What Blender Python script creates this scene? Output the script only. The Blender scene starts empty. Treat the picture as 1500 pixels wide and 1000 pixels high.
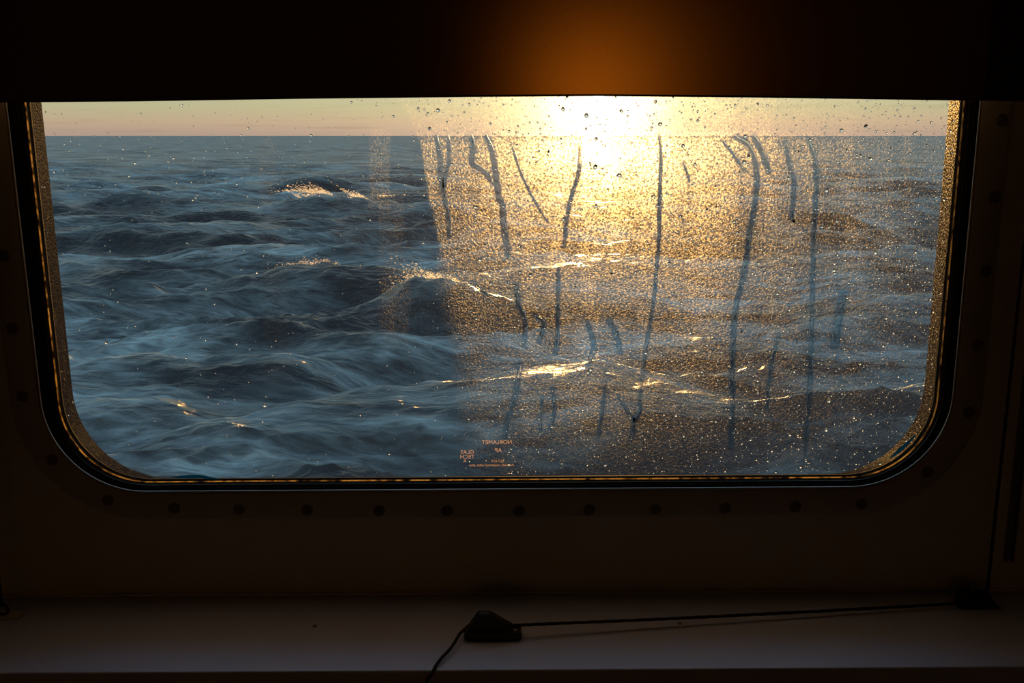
import bpy, bmesh, math, random
import numpy as np
from mathutils import Vector, Matrix

# ------------------------------------------------------------------ camera
random.seed(7); rng = np.random.default_rng(7)
F = 1400.0                       # focal length for a 1500 px wide frame
PITCH = math.radians(12.2)
ROLL = math.radians(0.4)         # the ship heels a little against the horizon
CAMZ = 1.5                       # eye height above the cabin floor
D = 1.1                          # distance to the window wall
SEA_H = 8.5                      # eye height above the mean sea
RY = Matrix.Rotation(ROLL, 3, 'Y')
RX = Matrix.Rotation(math.pi/2 - PITCH, 3, 'X')
CAMROT = RY @ RX
C = bpy.context.scene.collection

cam_d = bpy.data.cameras.new('camera')
cam_d.sensor_width = 36.0; cam_d.lens = F/1500*36.0
cam_d.clip_start = 0.02; cam_d.clip_end = 20000
cam = bpy.data.objects.new('camera', cam_d); C.objects.link(cam)
cam.matrix_world = Matrix.Translation((0, 0, CAMZ)) @ CAMROT.to_4x4()
bpy.context.scene.camera = cam

vs = bpy.context.scene.view_settings
vs.view_transform = 'Standard'; vs.look = 'None'; vs.gamma = 1; vs.use_curve_mapping = False
vs.exposure = 0.0
bpy.context.scene.cycles.max_bounces = 12
bpy.context.scene.cycles.transparent_max_bounces = 24

# ------------------------------------------------------------------ sun and sky
SUN_AZ = math.radians(5.0); SUN_EL = math.radians(2.3)
sun_dir = RY @ Vector((math.sin(SUN_AZ)*math.cos(SUN_EL), math.cos(SUN_AZ)*math.cos(SUN_EL), math.sin(SUN_EL)))
SUN_COL = (1.0, 0.50, 0.13)
sl = bpy.data.lights.new('sun', 'SUN'); sl.energy = 5.0; sl.color = SUN_COL; sl.angle = math.radians(0.6)
so = bpy.data.objects.new('sun', sl); C.objects.link(so)
so.rotation_euler = (-sun_dir).to_track_quat('-Z', 'Y').to_euler()
so.location = (0, 4, 3)

world = bpy.data.worlds.new('evening_sky'); bpy.context.scene.world = world
world.use_nodes = True
nt = world.node_tree; nt.nodes.clear()
def N(nt, t, **kw):
    n = nt.nodes.new(t)
    for k, v in kw.items(): setattr(n, k, v)
    return n
def math_n(nt, op, a, b=None, clamp=False):
    m = N(nt, 'ShaderNodeMath', operation=op); m.use_clamp = clamp
    for i, s in enumerate((a, b)):
        if s is None: continue
        if isinstance(s, (int, float)): m.inputs[i].default_value = s
        else: nt.links.new(s, m.inputs[i])
    return m.outputs[0]
def ramp_n(nt, fac, stops, interp='LINEAR'):
    r = N(nt, 'ShaderNodeValToRGB'); cr = r.color_ramp; cr.interpolation = interp
    while len(cr.elements) > 1: cr.elements.remove(cr.elements[-1])
    cr.elements[0].position = stops[0][0]
    c = stops[0][1]; cr.elements[0].color = (*c, 1) if not isinstance(c, (int, float)) else (c, c, c, 1)
    for p, c in stops[1:]:
        e = cr.elements.new(p); e.color = (*c, 1) if not isinstance(c, (int, float)) else (c, c, c, 1)
    nt.links.new(fac, r.inputs[0])
    return r.outputs[0]
tc = N(nt, 'ShaderNodeTexCoord')
def dotv(v):
    d = N(nt, 'ShaderNodeVectorMath', operation='DOT_PRODUCT')
    nt.links.new(tc.outputs['Generated'], d.inputs[0]); d.inputs[1].default_value = v
    return d.outputs['Value']
up = RY @ Vector((0, 0, 1))
el = math_n(nt, 'ARCSINE', dotv(up))                      # elevation, radians
elf = math_n(nt, 'DIVIDE', el, math.pi/2)                 # 0 at the horizon, 1 overhead
# thin cloud bars near the horizon
mp = N(nt, 'ShaderNodeMapping'); mp.inputs['Scale'].default_value = (5, 5, 110)
nt.links.new(tc.outputs['Generated'], mp.inputs[0])
nz = N(nt, 'ShaderNodeTexNoise'); nz.inputs['Scale'].default_value = 1.6; nz.inputs['Detail'].default_value = 4
nt.links.new(mp.outputs[0], nz.inputs['Vector'])
cl = ramp_n(nt, nz.outputs[0], [(0.55, 1.0), (0.72, 0.86)])
sky = ramp_n(nt, elf, [
    (0.0, (0.45, 0.32, 0.26)), (0.008, (0.55, 0.40, 0.27)), (0.016, (0.52, 0.47, 0.28)),
    (0.03, (0.48, 0.52, 0.34)), (0.10, (0.46, 0.57, 0.52)), (0.25, (0.42, 0.60, 0.68)),
    (0.5, (0.36, 0.52, 0.64)), (1.0, (0.20, 0.28, 0.38))])
skm = N(nt, 'ShaderNodeMix', data_type='RGBA', blend_type='MULTIPLY'); skm.inputs[0].default_value = 1
nt.links.new(sky, skm.inputs[6]); nt.links.new(cl, skm.inputs[7])
sep = N(nt, 'ShaderNodeMix', data_type='RGBA'); 
ang = math_n(nt, 'MULTIPLY', math_n(nt, 'ARCCOSINE', math_n(nt, 'MINIMUM', dotv(sun_dir), 0.9999999)), 180/math.pi)
def lobe(amp, width, col):
    v = math_n(nt, 'MULTIPLY', math_n(nt, 'EXPONENT', math_n(nt, 'MULTIPLY', ang, -1.0/width)), amp)
    m = N(nt, 'ShaderNodeMix', data_type='RGBA', blend_type='MULTIPLY'); m.inputs[0].default_value = 1
    m.inputs[6].default_value = (*col, 1); nt.links.new(v, m.inputs[7])
    return m.outputs[2]
def addc(a, b):
    m = N(nt, 'ShaderNodeMix', data_type='RGBA', blend_type='ADD'); m.inputs[0].default_value = 1
    nt.links.new(a, m.inputs[6]); nt.links.new(b, m.inputs[7]); m.clamp_result = False
    return m.outputs[2]
tot = addc(skm.outputs[2], lobe(9.0, 1.3, (1, 0.8, 0.45)))
tot = addc(tot, lobe(0.85, 7.0, (1, 0.66, 0.28)))
disc = math_n(nt, 'MULTIPLY', math_n(nt, 'LESS_THAN', ang, 0.32), 60.0)
dm = N(nt, 'ShaderNodeMix', data_type='RGBA', blend_type='MULTIPLY'); dm.inputs[0].default_value = 1
dm.inputs[6].default_value = (1, 0.75, 0.4, 1); nt.links.new(disc, dm.inputs[7])
tot = addc(tot, dm.outputs[2])
bg = N(nt, 'ShaderNodeBackground'); bg.inputs[1].default_value = 1.0
nt.links.new(tot, bg.inputs[0])
wo = N(nt, 'ShaderNodeOutputWorld'); nt.links.new(bg.outputs[0], wo.inputs[0])

# ------------------------------------------------------------------ helpers
def ray(u, v):
    return CAMROT @ Vector(((u-750)/F, (500-v)/F, -1.0))
def at(u, v, Y):
    d = ray(u, v); t = Y/d.y
    return Vector((d.x*t, Y, CAMZ + d.z*t))
def at_z(u, v, Z):
    d = ray(u, v); t = (Z-CAMZ)/d.z
    return Vector((d.x*t, d.y*t, Z))
def project(P):                     # numpy (n,3) -> pixels
    M = np.array(CAMROT)            # columns are the camera axes
    q = (P - np.array([0, 0, CAMZ])) @ M
    return 750 + F*q[:, 0]/-q[:, 2], 500 - F*q[:, 1]/-q[:, 2]

def tag(o, label=None, cat=None, group=None, kind=None):
    if label: o['label'] = label
    if cat: o['category'] = cat
    if group: o['group'] = group
    if kind: o['kind'] = kind
    return o
def empty(name, loc=(0, 0, 0)):
    o = bpy.data.objects.new(name, None); C.objects.link(o); o.location = loc
    o.empty_display_size = 0.05
    return o
def link_mesh(name, me, m, parent=None, smooth=False):
    if m: me.materials.append(m)
    if smooth:
        me.polygons.foreach_set('use_smooth', [True]*len(me.polygons))
    o = bpy.data.objects.new(name, me); C.objects.link(o)
    if parent:
        o.parent = parent; o.matrix_parent_inverse = Matrix.Translation(-parent.location)
    return o
def mesh(name, verts, faces, m, parent=None, smooth=False):
    me = bpy.data.meshes.new(name); me.from_pydata([tuple(v) for v in verts], [], faces); me.update()
    return link_mesh(name, me, m, parent, smooth)
def from_bm(name, bm, m, parent=None, smooth=False):
    bmesh.ops.recalc_face_normals(bm, faces=bm.faces)
    me = bpy.data.meshes.new(name); bm.to_mesh(me); bm.free()
    return link_mesh(name, me, m, parent, smooth)
def bm_box(bm, x0, x1, y0, y1, z0, z1, bev=0, seg=2):
    r = bmesh.ops.create_cube(bm, size=1)
    vsx = r['verts']
    for v in vsx:
        v.co = Vector((x0+(v.co.x+.5)*(x1-x0), y0+(v.co.y+.5)*(y1-y0), z0+(v.co.z+.5)*(z1-z0)))
    if bev:
        es = list({e for v in vsx for e in v.link_edges})
        bmesh.ops.bevel(bm, geom=es, offset=bev, segments=seg, affect='EDGES', profile=0.5)
def bm_cyl(bm, p, r, h, axis='Y', seg=20, r2=None, rotm=None):
    M = {'Y': Matrix.Rotation(-math.pi/2, 4, 'X'), 'Z': Matrix.Identity(4), 'X': Matrix.Rotation(math.pi/2, 4, 'Y')}[axis]
    if rotm: M = rotm
    return bmesh.ops.create_cone(bm, cap_ends=True, segments=seg, radius1=r, radius2=r if r2 is None else r2, depth=h,
                          matrix=Matrix.Translation(p) @ M)['verts']
def tube(name, pts, r, m, parent=None, seg=10, twist=True):
    """smooth cord along a polyline (Catmull-Rom), closed ends"""
    P = [Vector(p) for p in pts]; P = [P[0]*2-P[1]] + P + [P[-1]*2-P[-2]]
    path = []
    for i in range(1, len(P)-2):
        a, b, c, d = P[i-1], P[i], P[i+1], P[i+2]
        n = max(4, int((c-b).length/0.004))
        for k in range(n):
            t = k/n
            path.append(0.5*((2*b)+(c-a)*t+(2*a-5*b+4*c-d)*t*t+(-a+3*b-3*c+d)*t**3))
    path.append(P[-2])
    vv, ff = [], []
    for i, p in enumerate(path):
        d = (path[min(i+1, len(path)-1)]-path[max(i-1, 0)]).normalized()
        s = d.cross(Vector((0.1, 0.3, 1))).normalized(); t = d.cross(s)
        for k in range(seg):
            a = 2*math.pi*k/seg
            rr = r*(1+0.08*math.cos(3*(a+i*0.5))) if twist else r
            vv.append(p+(s*math.cos(a)+t*math.sin(a))*rr)
    n = len(path)
    for i in range(n-1):
        for k in range(seg):
            ff.append((i*seg+k, i*seg+(k+1) % seg, (i+1)*seg+(k+1) % seg, (i+1)*seg+k))
    ff.append(tuple(range(seg))[::-1]); ff.append(tuple((n-1)*seg+k for k in range(seg)))
    return mesh(name, vv, ff, m, parent, True)

def mat(name, col, rough=0.5, metal=0.0, spec=0.5, noise=None, bump=None, coat=0):
    m = bpy.data.materials.new(name); m.use_nodes = True; t = m.node_tree
    b = t.nodes['Principled BSDF']
    b.inputs['Base Color'].default_value = (*col, 1); b.inputs['Roughness'].default_value = rough
    b.inputs['Metallic'].default_value = metal; b.inputs['Specular IOR Level'].default_value = spec
    b.inputs['Coat Weight'].default_value = coat
    o = N(t, 'ShaderNodeTexCoord')
    if noise:
        sc, amt = noise
        n = N(t, 'ShaderNodeTexNoise'); n.inputs['Scale'].default_value = sc; n.inputs['Detail'].default_value = 5
        t.links.new(o.outputs['Object'], n.inputs['Vector'])
        mx = N(t, 'ShaderNodeMix', data_type='RGBA')
        mx.inputs[6].default_value = (*[c*(1-amt) for c in col], 1); mx.inputs[7].default_value = (*[min(1, c*(1+amt)) for c in col], 1)
        t.links.new(n.outputs[0], mx.inputs[0]); t.links.new(mx.outputs[2], b.inputs['Base Color'])
    if bump:
        sc, st, dist = bump
        n = N(t, 'ShaderNodeTexNoise'); n.inputs['Scale'].default_value = sc; n.inputs['Detail'].default_value = 6
        t.links.new(o.outputs['Object'], n.inputs['Vector'])
        bp = N(t, 'ShaderNodeBump'); bp.inputs['Strength'].default_value = st; bp.inputs['Distance'].default_value = dist
        t.links.new(n.outputs[0], bp.inputs['Height']); t.links.new(bp.outputs[0], b.inputs['Normal'])
    return m

# ------------------------------------------------------------------ materials
M_wall = mat('wall_laminate', (0.66, 0.60, 0.50), 0.5, noise=(6, 0.06))
M_flange = mat('flange_paint', (0.46, 0.42, 0.36), 0.42, noise=(14, 0.08))
M_sill = mat('sill_laminate', (0.66, 0.70, 1.0), 0.27, noise=(8, 0.04))
M_room = mat('room_panel', (0.24, 0.20, 0.15), 0.7, noise=(3, 0.06))
M_floor = mat('floor_vinyl', (0.10, 0.09, 0.08), 0.6, noise=(12, 0.1))
M_rubber = mat('rubber_gasket', (0.010, 0.008, 0.008), 0.75, spec=0.06, bump=(250, 0.25, 0.0006))
M_steel = mat('steel_bead', (0.62, 0.64, 0.66), 0.28, metal=1.0)
M_hull = mat('hull_paint', (0.55, 0.55, 0.55), 0.5, noise=(5, 0.1))
M_screw = mat('screw_metal', (0.20, 0.17, 0.15), 0.5, metal=0.3)
M_blind = mat('blind_fabric', (0.05, 0.04, 0.03), 0.85, noise=(300, 0.3), bump=(900, 0.2, 0.0004))
def flare_cloth(m):
    # imitates flare on the blind: orange see-through glow put into the cloth
    t = m.node_tree; b = t.nodes['Principled BSDF']; ou = t.nodes['Material Output']
    r = N(t, 'ShaderNodeBsdfRefraction'); r.inputs['IOR'].default_value = 1.08; r.inputs['Roughness'].default_value = 1.0
    r.inputs['Color'].default_value = (1.0, 0.42, 0.06, 1)
    tl = N(t, 'ShaderNodeBsdfTranslucent'); tl.inputs[0].default_value = (0.5, 0.22, 0.08, 1)
    ms = N(t, 'ShaderNodeMixShader'); ms.inputs[0].default_value = 0.6
    t.links.new(r.outputs[0], ms.inputs[1]); t.links.new(tl.outputs[0], ms.inputs[2])
    mx = N(t, 'ShaderNodeMixShader'); mx.inputs[0].default_value = 0.0018
    t.links.new(b.outputs[0], mx.inputs[1]); t.links.new(ms.outputs[0], mx.inputs[2]); t.links.new(mx.outputs[0], ou.inputs[0])
flare_cloth(M_blind)
M_rail = mat('blind_rail', (0.10, 0.085, 0.08), 0.6)
M_cord = mat('cord_braid', (0.02, 0.012, 0.010), 0.8, bump=(700, 0.5, 0.0005))
M_black = mat('black_plastic', (0.015, 0.010, 0.009), 0.5)
M_tape = mat('teal_film', (0.01, 0.20, 0.30), 0.4)
def teal(m):
    t = m.node_tree; b = t.nodes['Principled BSDF']; tl = N(t, 'ShaderNodeBsdfTranslucent'); tl.inputs[0].default_value = (0.0, 0.16, 0.34, 1)
    x = N(t, 'ShaderNodeMixShader'); x.inputs[0].default_value = 0.75
    t.links.new(b.outputs[0], x.inputs[1]); t.links.new(tl.outputs[0], x.inputs[2]); t.links.new(x.outputs[0], t.nodes['Material Output'].inputs[0])
teal(M_tape)
M_trim = mat('trim_metal', (0.25, 0.26, 0.27), 0.4, metal=0.6)

def m_reveal():
    m = mat('wet_reveal', (0.010, 0.007, 0.007), 0.3, noise=(160, 0.6)); t = m.node_tree
    b = t.nodes['Principled BSDF']; o = t.nodes['Texture Coordinate']; ou = t.nodes['Material Output']
    col = b.inputs['Base Color'].links[0].from_socket
    v = N(t, 'ShaderNodeTexVoronoi'); v.inputs['Scale'].default_value = 300
    t.links.new(o.outputs['Object'], v.inputs['Vector'])
    bp = N(t, 'ShaderNodeBump'); bp.inputs['Strength'].default_value = 1.0; bp.inputs['Distance'].default_value = 0.006
    bp.invert = True
    t.links.new(v.outputs['Distance'], bp.inputs['Height'])
    df = N(t, 'ShaderNodeBsdfDiffuse'); t.links.new(col, df.inputs[0]); t.links.new(bp.outputs[0], df.inputs['Normal'])
    gs = N(t, 'ShaderNodeBsdfGlossy'); gs.inputs['Roughness'].default_value = 0.2; t.links.new(bp.outputs[0], gs.inputs['Normal'])
    mx = N(t, 'ShaderNodeMixShader'); mx.inputs[0].default_value = 0.03
    t.links.new(df.outputs[0], mx.inputs[1]); t.links.new(gs.outputs[0], mx.inputs[2]); t.links.new(mx.outputs[0], ou.inputs[0])
    return m
M_reveal = m_reveal()
def m_glass():
    m = bpy.data.materials.new('pane_glass'); m.use_nodes = True; t = m.node_tree; t.nodes.clear()
    tr = N(t, 'ShaderNodeBsdfTransparent'); tr.inputs[0].default_value = (0.975, 0.985, 0.98, 1)
    gl = N(t, 'ShaderNodeBsdfGlossy'); gl.inputs['Roughness'].default_value = 0.02
    fr = N(t, 'ShaderNodeFresnel'); fr.inputs[0].default_value = 1.2
    mx = N(t, 'ShaderNodeMixShader'); ou = N(t, 'ShaderNodeOutputMaterial')
    t.links.new(fr.outputs[0], mx.inputs[0]); t.links.new(tr.outputs[0], mx.inputs[1]); t.links.new(gl.outputs[0], mx.inputs[2])
    t.links.new(mx.outputs[0], ou.inputs[0])
    return m
M_glass = m_glass()

def m_drop():
    m = bpy.data.materials.new('water_drop'); m.use_nodes = True; t = m.node_tree; t.nodes.clear()
    g = N(t, 'ShaderNodeBsdfGlass'); g.inputs['IOR'].default_value = 1.33; g.inputs['Roughness'].default_value = 0.12
    ou = N(t, 'ShaderNodeOutputMaterial'); t.links.new(g.outputs[0], ou.inputs[0])
    return m
M_drop = m_drop()
def m_run():
    m = bpy.data.materials.new('water_run'); m.use_nodes = True; t = m.node_tree; t.nodes.clear()
    g = N(t, 'ShaderNodeBsdfGlass'); g.inputs['IOR'].default_value = 1.33; g.inputs['Roughness'].default_value = 0.0
    ou = N(t, 'ShaderNodeOutputMaterial'); t.links.new(g.outputs[0], ou.inputs[0])
    return m
M_run = m_run()

def m_film():
    """dried salt and fine wet spray on the outside of the glass: forward-scattering, laid on by 'density'"""
    m = bpy.data.materials.new('salt_film'); m.use_nodes = True; t = m.node_tree; t.nodes.clear()
    at_ = N(t, 'ShaderNodeAttribute'); at_.attribute_name = 'salt'
    tc = N(t, 'ShaderNodeTexCoord')
    vo = N(t, 'ShaderNodeTexVoronoi'); vo.inputs['Scale'].default_value = 620; vo.inputs['Randomness'].default_value = 1
    t.links.new(tc.outputs['Object'], vo.inputs['Vector'])
    sp = ramp_n(t, vo.outputs['Distance'], [(0.0, 1.0), (0.25, 0.85), (0.5, 0.35), (0.8, 0.15)])
    nz = N(t, 'ShaderNodeTexNoise'); nz.inputs['Scale'].default_value = 380; nz.inputs['Detail'].default_value = 3
    t.links.new(tc.outputs['Object'], nz.inputs['Vector'])
    n2 = ramp_n(t, nz.outputs[0], [(0.38, 0.25), (0.62, 1.6)])
    d = math_n(t, 'MULTIPLY', math_n(t, 'MULTIPLY', sp, n2), at_.outputs['Fac'])
    d = math_n(t, 'MINIMUM', d, 0.9)
    # grains tip the surface every way, so single ones flash
    vc = N(t, 'ShaderNodeTexVoronoi'); vc.inputs['Scale'].default_value = 520
    t.links.new(tc.outputs['Object'], vc.inputs['Vector'])
    bp = N(t, 'ShaderNodeBump'); bp.inputs['Strength'].default_value = 0.8; bp.inputs['Distance'].default_value = 0.0012
    t.links.new(vc.outputs['Distance'], bp.inputs['Height'])
    r1 = N(t, 'ShaderNodeBsdfRefraction'); r1.inputs['IOR'].default_value = 1.10; r1.inputs['Roughness'].default_value = 0.80
    r2 = N(t, 'ShaderNodeBsdfRefraction'); r2.inputs['IOR'].default_value = 1.33; r2.inputs['Roughness'].default_value = 0.8
    t.links.new(bp.outputs[0], r2.inputs['Normal'])
    mr = N(t, 'ShaderNodeMixShader'); mr.inputs[0].default_value = 0.35
    t.links.new(r1.outputs[0], mr.inputs[1]); t.links.new(r2.outputs[0], mr.inputs[2])
    tr = N(t, 'ShaderNodeBsdfTransparent')
    mx = N(t, 'ShaderNodeMixShader'); ou = N(t, 'ShaderNodeOutputMaterial')
    t.links.new(math_n(t, 'MULTIPLY', d, FILM), mx.inputs[0])
    t.links.new(tr.outputs[0], mx.inputs[1]); t.links.new(mr.outputs[0], mx.inputs[2])
    t.links.new(mx.outputs[0], ou.inputs[0])
    return m
FILM = 0.19
M_film = m_film()

def m_mark():
    m = bpy.data.materials.new('etched_mark'); m.use_nodes = True; t = m.node_tree; t.nodes.clear()
    tr = N(t, 'ShaderNodeBsdfTransparent'); tl = N(t, 'ShaderNodeBsdfTranslucent'); tl.inputs[0].default_value = (0.9, 0.62, 0.5, 1)
    mx = N(t, 'ShaderNodeMixShader'); mx.inputs[0].default_value = 0.2; ou = N(t, 'ShaderNodeOutputMaterial')
    t.links.new(tr.outputs[0], mx.inputs[1]); t.links.new(tl.outputs[0], mx.inputs[2]); t.links.new(mx.outputs[0], ou.inputs[0])
    return m
M_mark = m_mark()

def m_sea():
    m = bpy.data.materials.new('sea_water'); m.use_nodes = True; t = m.node_tree
    b = t.nodes['Principled BSDF']
    b.inputs['Base Color'].default_value = (0.012, 0.014, 0.022, 1); b.inputs['IOR'].default_value = 1.33
    b.inputs['Roughness'].default_value = 0.28
    tc = N(t, 'ShaderNodeTexCoord')
    def noise(scale, mscale, detail=5, rot=0.0, dist=0.0):
        mp = N(t, 'ShaderNodeMapping'); mp.inputs['Scale'].default_value = mscale; mp.inputs['Rotation'].default_value = (0, 0, rot)
        t.links.new(tc.outputs['Object'], mp.inputs[0])
        n = N(t, 'ShaderNodeTexNoise'); n.inputs['Scale'].default_value = scale; n.inputs['Detail'].default_value = detail
        n.inputs['Distortion'].default_value = dist
        t.links.new(mp.outputs[0], n.inputs['Vector']); return n.outputs[0]
    # wind-torn foam and spindrift in long soft bands, hanging mist painted in with them
    big = ramp_n(t, noise(0.10, (0.45, 1.0, 0), 3, 0.25, 0.8), [(0.42, 0.0), (0.66, 1.0)])
    mid = ramp_n(t, noise(0.6, (0.3, 1.0, 0), 6, 0.35, 1.2), [(0.36, 0.15), (0.70, 1.0)])
    fine = ramp_n(t, noise(4.0, (0.25, 1.0, 0), 6, 0.4, 0.6), [(0.35, 0.35), (0.65, 1.0)])
    hat = N(t, 'ShaderNodeAttribute'); hat.attribute_name = 'foam'
    f = math_n(t, 'MULTIPLY', math_n(t, 'MULTIPLY', mid, fine), math_n(t, 'ADD', math_n(t, 'MULTIPLY', big, 1.2), 0.05))
    f = math_n(t, 'ADD', f, math_n(t, 'MULTIPLY', hat.outputs['Fac'], math_n(t, 'MULTIPLY', mid, 0.9)), True)
    fo = N(t, 'ShaderNodeBsdfDiffuse'); fo.inputs[0].default_value = (0.40, 0.54, 0.61, 1)
    rip = noise(1.6, (0.6, 1.0, 1.0), 8, 0.3, 0.5)
    bp = N(t, 'ShaderNodeBump'); bp.inputs['Strength'].default_value = 1.0; bp.inputs['Distance'].default_value = 0.4
    t.links.new(rip, bp.inputs['Height'])
    # wavelets too small for the mesh: they tip the surface at every distance
    mpv = N(t, 'ShaderNodeMapping'); mpv.inputs['Scale'].default_value = (0.8, 1.6, 0.5); mpv.inputs['Rotation'].default_value = (0, 0, 0.3)
    t.links.new(tc.outputs['Object'], mpv.inputs[0])
    nv = N(t, 'ShaderNodeTexNoise'); nv.inputs['Scale'].default_value = 1.2; nv.inputs['Detail'].default_value = 7; nv.inputs['Roughness'].default_value = 0.65
    t.links.new(mpv.outputs[0], nv.inputs['Vector'])
    s1 = N(t, 'ShaderNodeVectorMath', operation='SUBTRACT'); t.links.new(nv.outputs['Color'], s1.inputs[0]); s1.inputs[1].default_value = (0.5, 0.5, 0.5)
    s2 = N(t, 'ShaderNodeVectorMath', operation='MULTIPLY'); t.links.new(s1.outputs[0], s2.inputs[0]); s2.inputs[1].default_value = (1.1, 1.5, 0.0)
    s3 = N(t, 'ShaderNodeVectorMath', operation='ADD'); t.links.new(s2.outputs[0], s3.inputs[0]); t.links.new(bp.outputs[0], s3.inputs[1])
    nb = N(t, 'ShaderNodeTexNoise'); nb.inputs['Scale'].default_value = 0.11; nb.inputs['Detail'].default_value = 3
    t.links.new(mpv.outputs[0], nb.inputs['Vector'])
    b1 = N(t, 'ShaderNodeVectorMath', operation='SUBTRACT'); t.links.new(nb.outputs['Color'], b1.inputs[0]); b1.inputs[1].default_value = (0.5, 0.70, 0.5)
    b2 = N(t, 'ShaderNodeVectorMath', operation='MULTIPLY'); t.links.new(b1.outputs[0], b2.inputs[0]); b2.inputs[1].default_value = (0.6, 1.2, 0.0)
    b3 = N(t, 'ShaderNodeVectorMath', operation='ADD'); t.links.new(b2.outputs[0], b3.inputs[0]); t.links.new(s3.outputs[0], b3.inputs[1])
    s3 = b3
    s4 = N(t, 'ShaderNodeVectorMath', operation='NORMALIZE'); t.links.new(s3.outputs[0], s4.inputs[0])
    t.links.new(s4.outputs[0], b.inputs['Normal']); t.links.new(bp.outputs[0], fo.inputs['Normal'])
    mx = N(t, 'ShaderNodeMixShader'); ou = t.nodes['Material Output']
    t.links.new(f, mx.inputs[0]); t.links.new(b.outputs[0], mx.inputs[1]); t.links.new(fo.outputs[0], mx.inputs[2])
    t.links.new(mx.outputs[0], ou.inputs[0])
    return m
M_sea = m_sea()
def m_spray():
    m = bpy.data.materials.new('wind_spray'); m.use_nodes = True; t = m.node_tree; t.nodes.clear()
    tl = N(t, 'ShaderNodeBsdfTranslucent'); tl.inputs[0].default_value = (0.95, 0.9, 0.85, 1)
    df = N(t, 'ShaderNodeBsdfDiffuse'); df.inputs[0].default_value = (0.8, 0.8, 0.8, 1)
    rf = N(t, 'ShaderNodeBsdfRefraction'); rf.inputs['IOR'].default_value = 1.33; rf.inputs['Roughness'].default_value = 0.8
    tr = N(t, 'ShaderNodeBsdfTransparent')
    m0 = N(t, 'ShaderNodeMixShader'); m0.inputs[0].default_value = 0.25
    t.links.new(tl.outputs[0], m0.inputs[1]); t.links.new(df.outputs[0], m0.inputs[2])
    m1 = N(t, 'ShaderNodeMixShader'); m1.inputs[0].default_value = 0.3
    t.links.new(m0.outputs[0], m1.inputs[1]); t.links.new(rf.outputs[0], m1.inputs[2])
    m2 = N(t, 'ShaderNodeMixShader'); m2.inputs[0].default_value = 0.3; ou = N(t, 'ShaderNodeOutputMaterial')
    t.links.new(tr.outputs[0], m2.inputs[1]); t.links.new(m1.outputs[0], m2.inputs[2]); t.links.new(m2.outputs[0], ou.inputs[0])
    return m
M_spray = m_spray()

# ------------------------------------------------------------------ window geometry
NC = 24                                            # points per rounded corner
TOPZ = CAMZ + 0.275
def rloop(xl, xr, zb, zt, R, Y):
    pts = []
    ns = 12
    cs = [((xr-R, zb+R), -math.pi/2), ((xr-R, zt-R), 0), ((xl+R, zt-R), math.pi/2), ((xl+R, zb+R), math.pi)]
    for (cx, cz), a0 in cs:
        for k in range(NC+1):
            a = a0+math.pi/2*k/NC
            pts.append(Vector((cx+R*math.cos(a), Y, cz+R*math.sin(a))))
    return pts
def bounds(uL, uR, vB, Y, v=385):
    return at(uL, v, Y).x, at(uR, v, Y).x, at(750, vB, Y).z
def loop_px(uL, uR, vB, R, Y, dtop=0.0):
    a, b, c = bounds(uL, uR, vB, Y)
    return rloop(a, b, c, TOPZ+dtop, R, Y)
def grow(loop_args, e, Y):
    xl, xr, zb, zt, R = loop_args
    return rloop(xl-e, xr+e, zb-e, zt+e, max(R+e, 0.001), Y)
def loft(name, loops, m, parent=None, smooth=True, closed=False):
    n = len(loops[0]); vv = [p for l in loops for p in l]; ff = []
    L = len(loops)
    for i in range(L if closed else L-1):
        j = (i+1) % L
        for k in range(n):
            ff.append((i*n+k, i*n+(k+1) % n, j*n+(k+1) % n, j*n+k))
    o = mesh(name, vv, ff, m, parent, smooth)
    return o

SEAM = (*bounds(38, 1412.5, 715, D), TOPZ, 0.116)
GY = D+0.013                                        # inner face of the glass
RID1 = (*bounds(51.5, 1400, 707.5, D+0.005), TOPZ-0.012, 0.108)
RID2 = (*bounds(63.5, 1391, 702.0, GY), TOPZ-0.02, 0.102)
OY = D+0.078
OPEN = (*bounds(86, 1370, 697, OY), TOPZ+0.0, 0.118)

win = empty('window_1', (0, D, SEAM[2])); tag(win, kind='structure')
# flange plate with softly rounded outer edge
fl = [grow(SEAM, 0.0012, D-0.001), grow(SEAM, 0.0012, D-0.0035), grow(SEAM, 0.003, D-0.0045), grow(SEAM, 0.0335, D-0.0045),
      grow(SEAM, 0.0355, D-0.0040), grow(SEAM, 0.0362, D-0.0025), grow(SEAM, 0.0362, D)]
loft('window_frame', fl, M_flange, win)
# polished bead round the opening
def torus_loops(args, off, y0, r, n=8):
    ls = []
    for k in range(n):
        a = 2*math.pi*k/n
        ls.append(grow(args, off+r*math.cos(a), y0+r*math.sin(a)))
    return ls
loft('steel_bead', torus_loops(SEAM, 0.0, D-0.0035, 0.0011), M_steel, win, closed=True)
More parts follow.
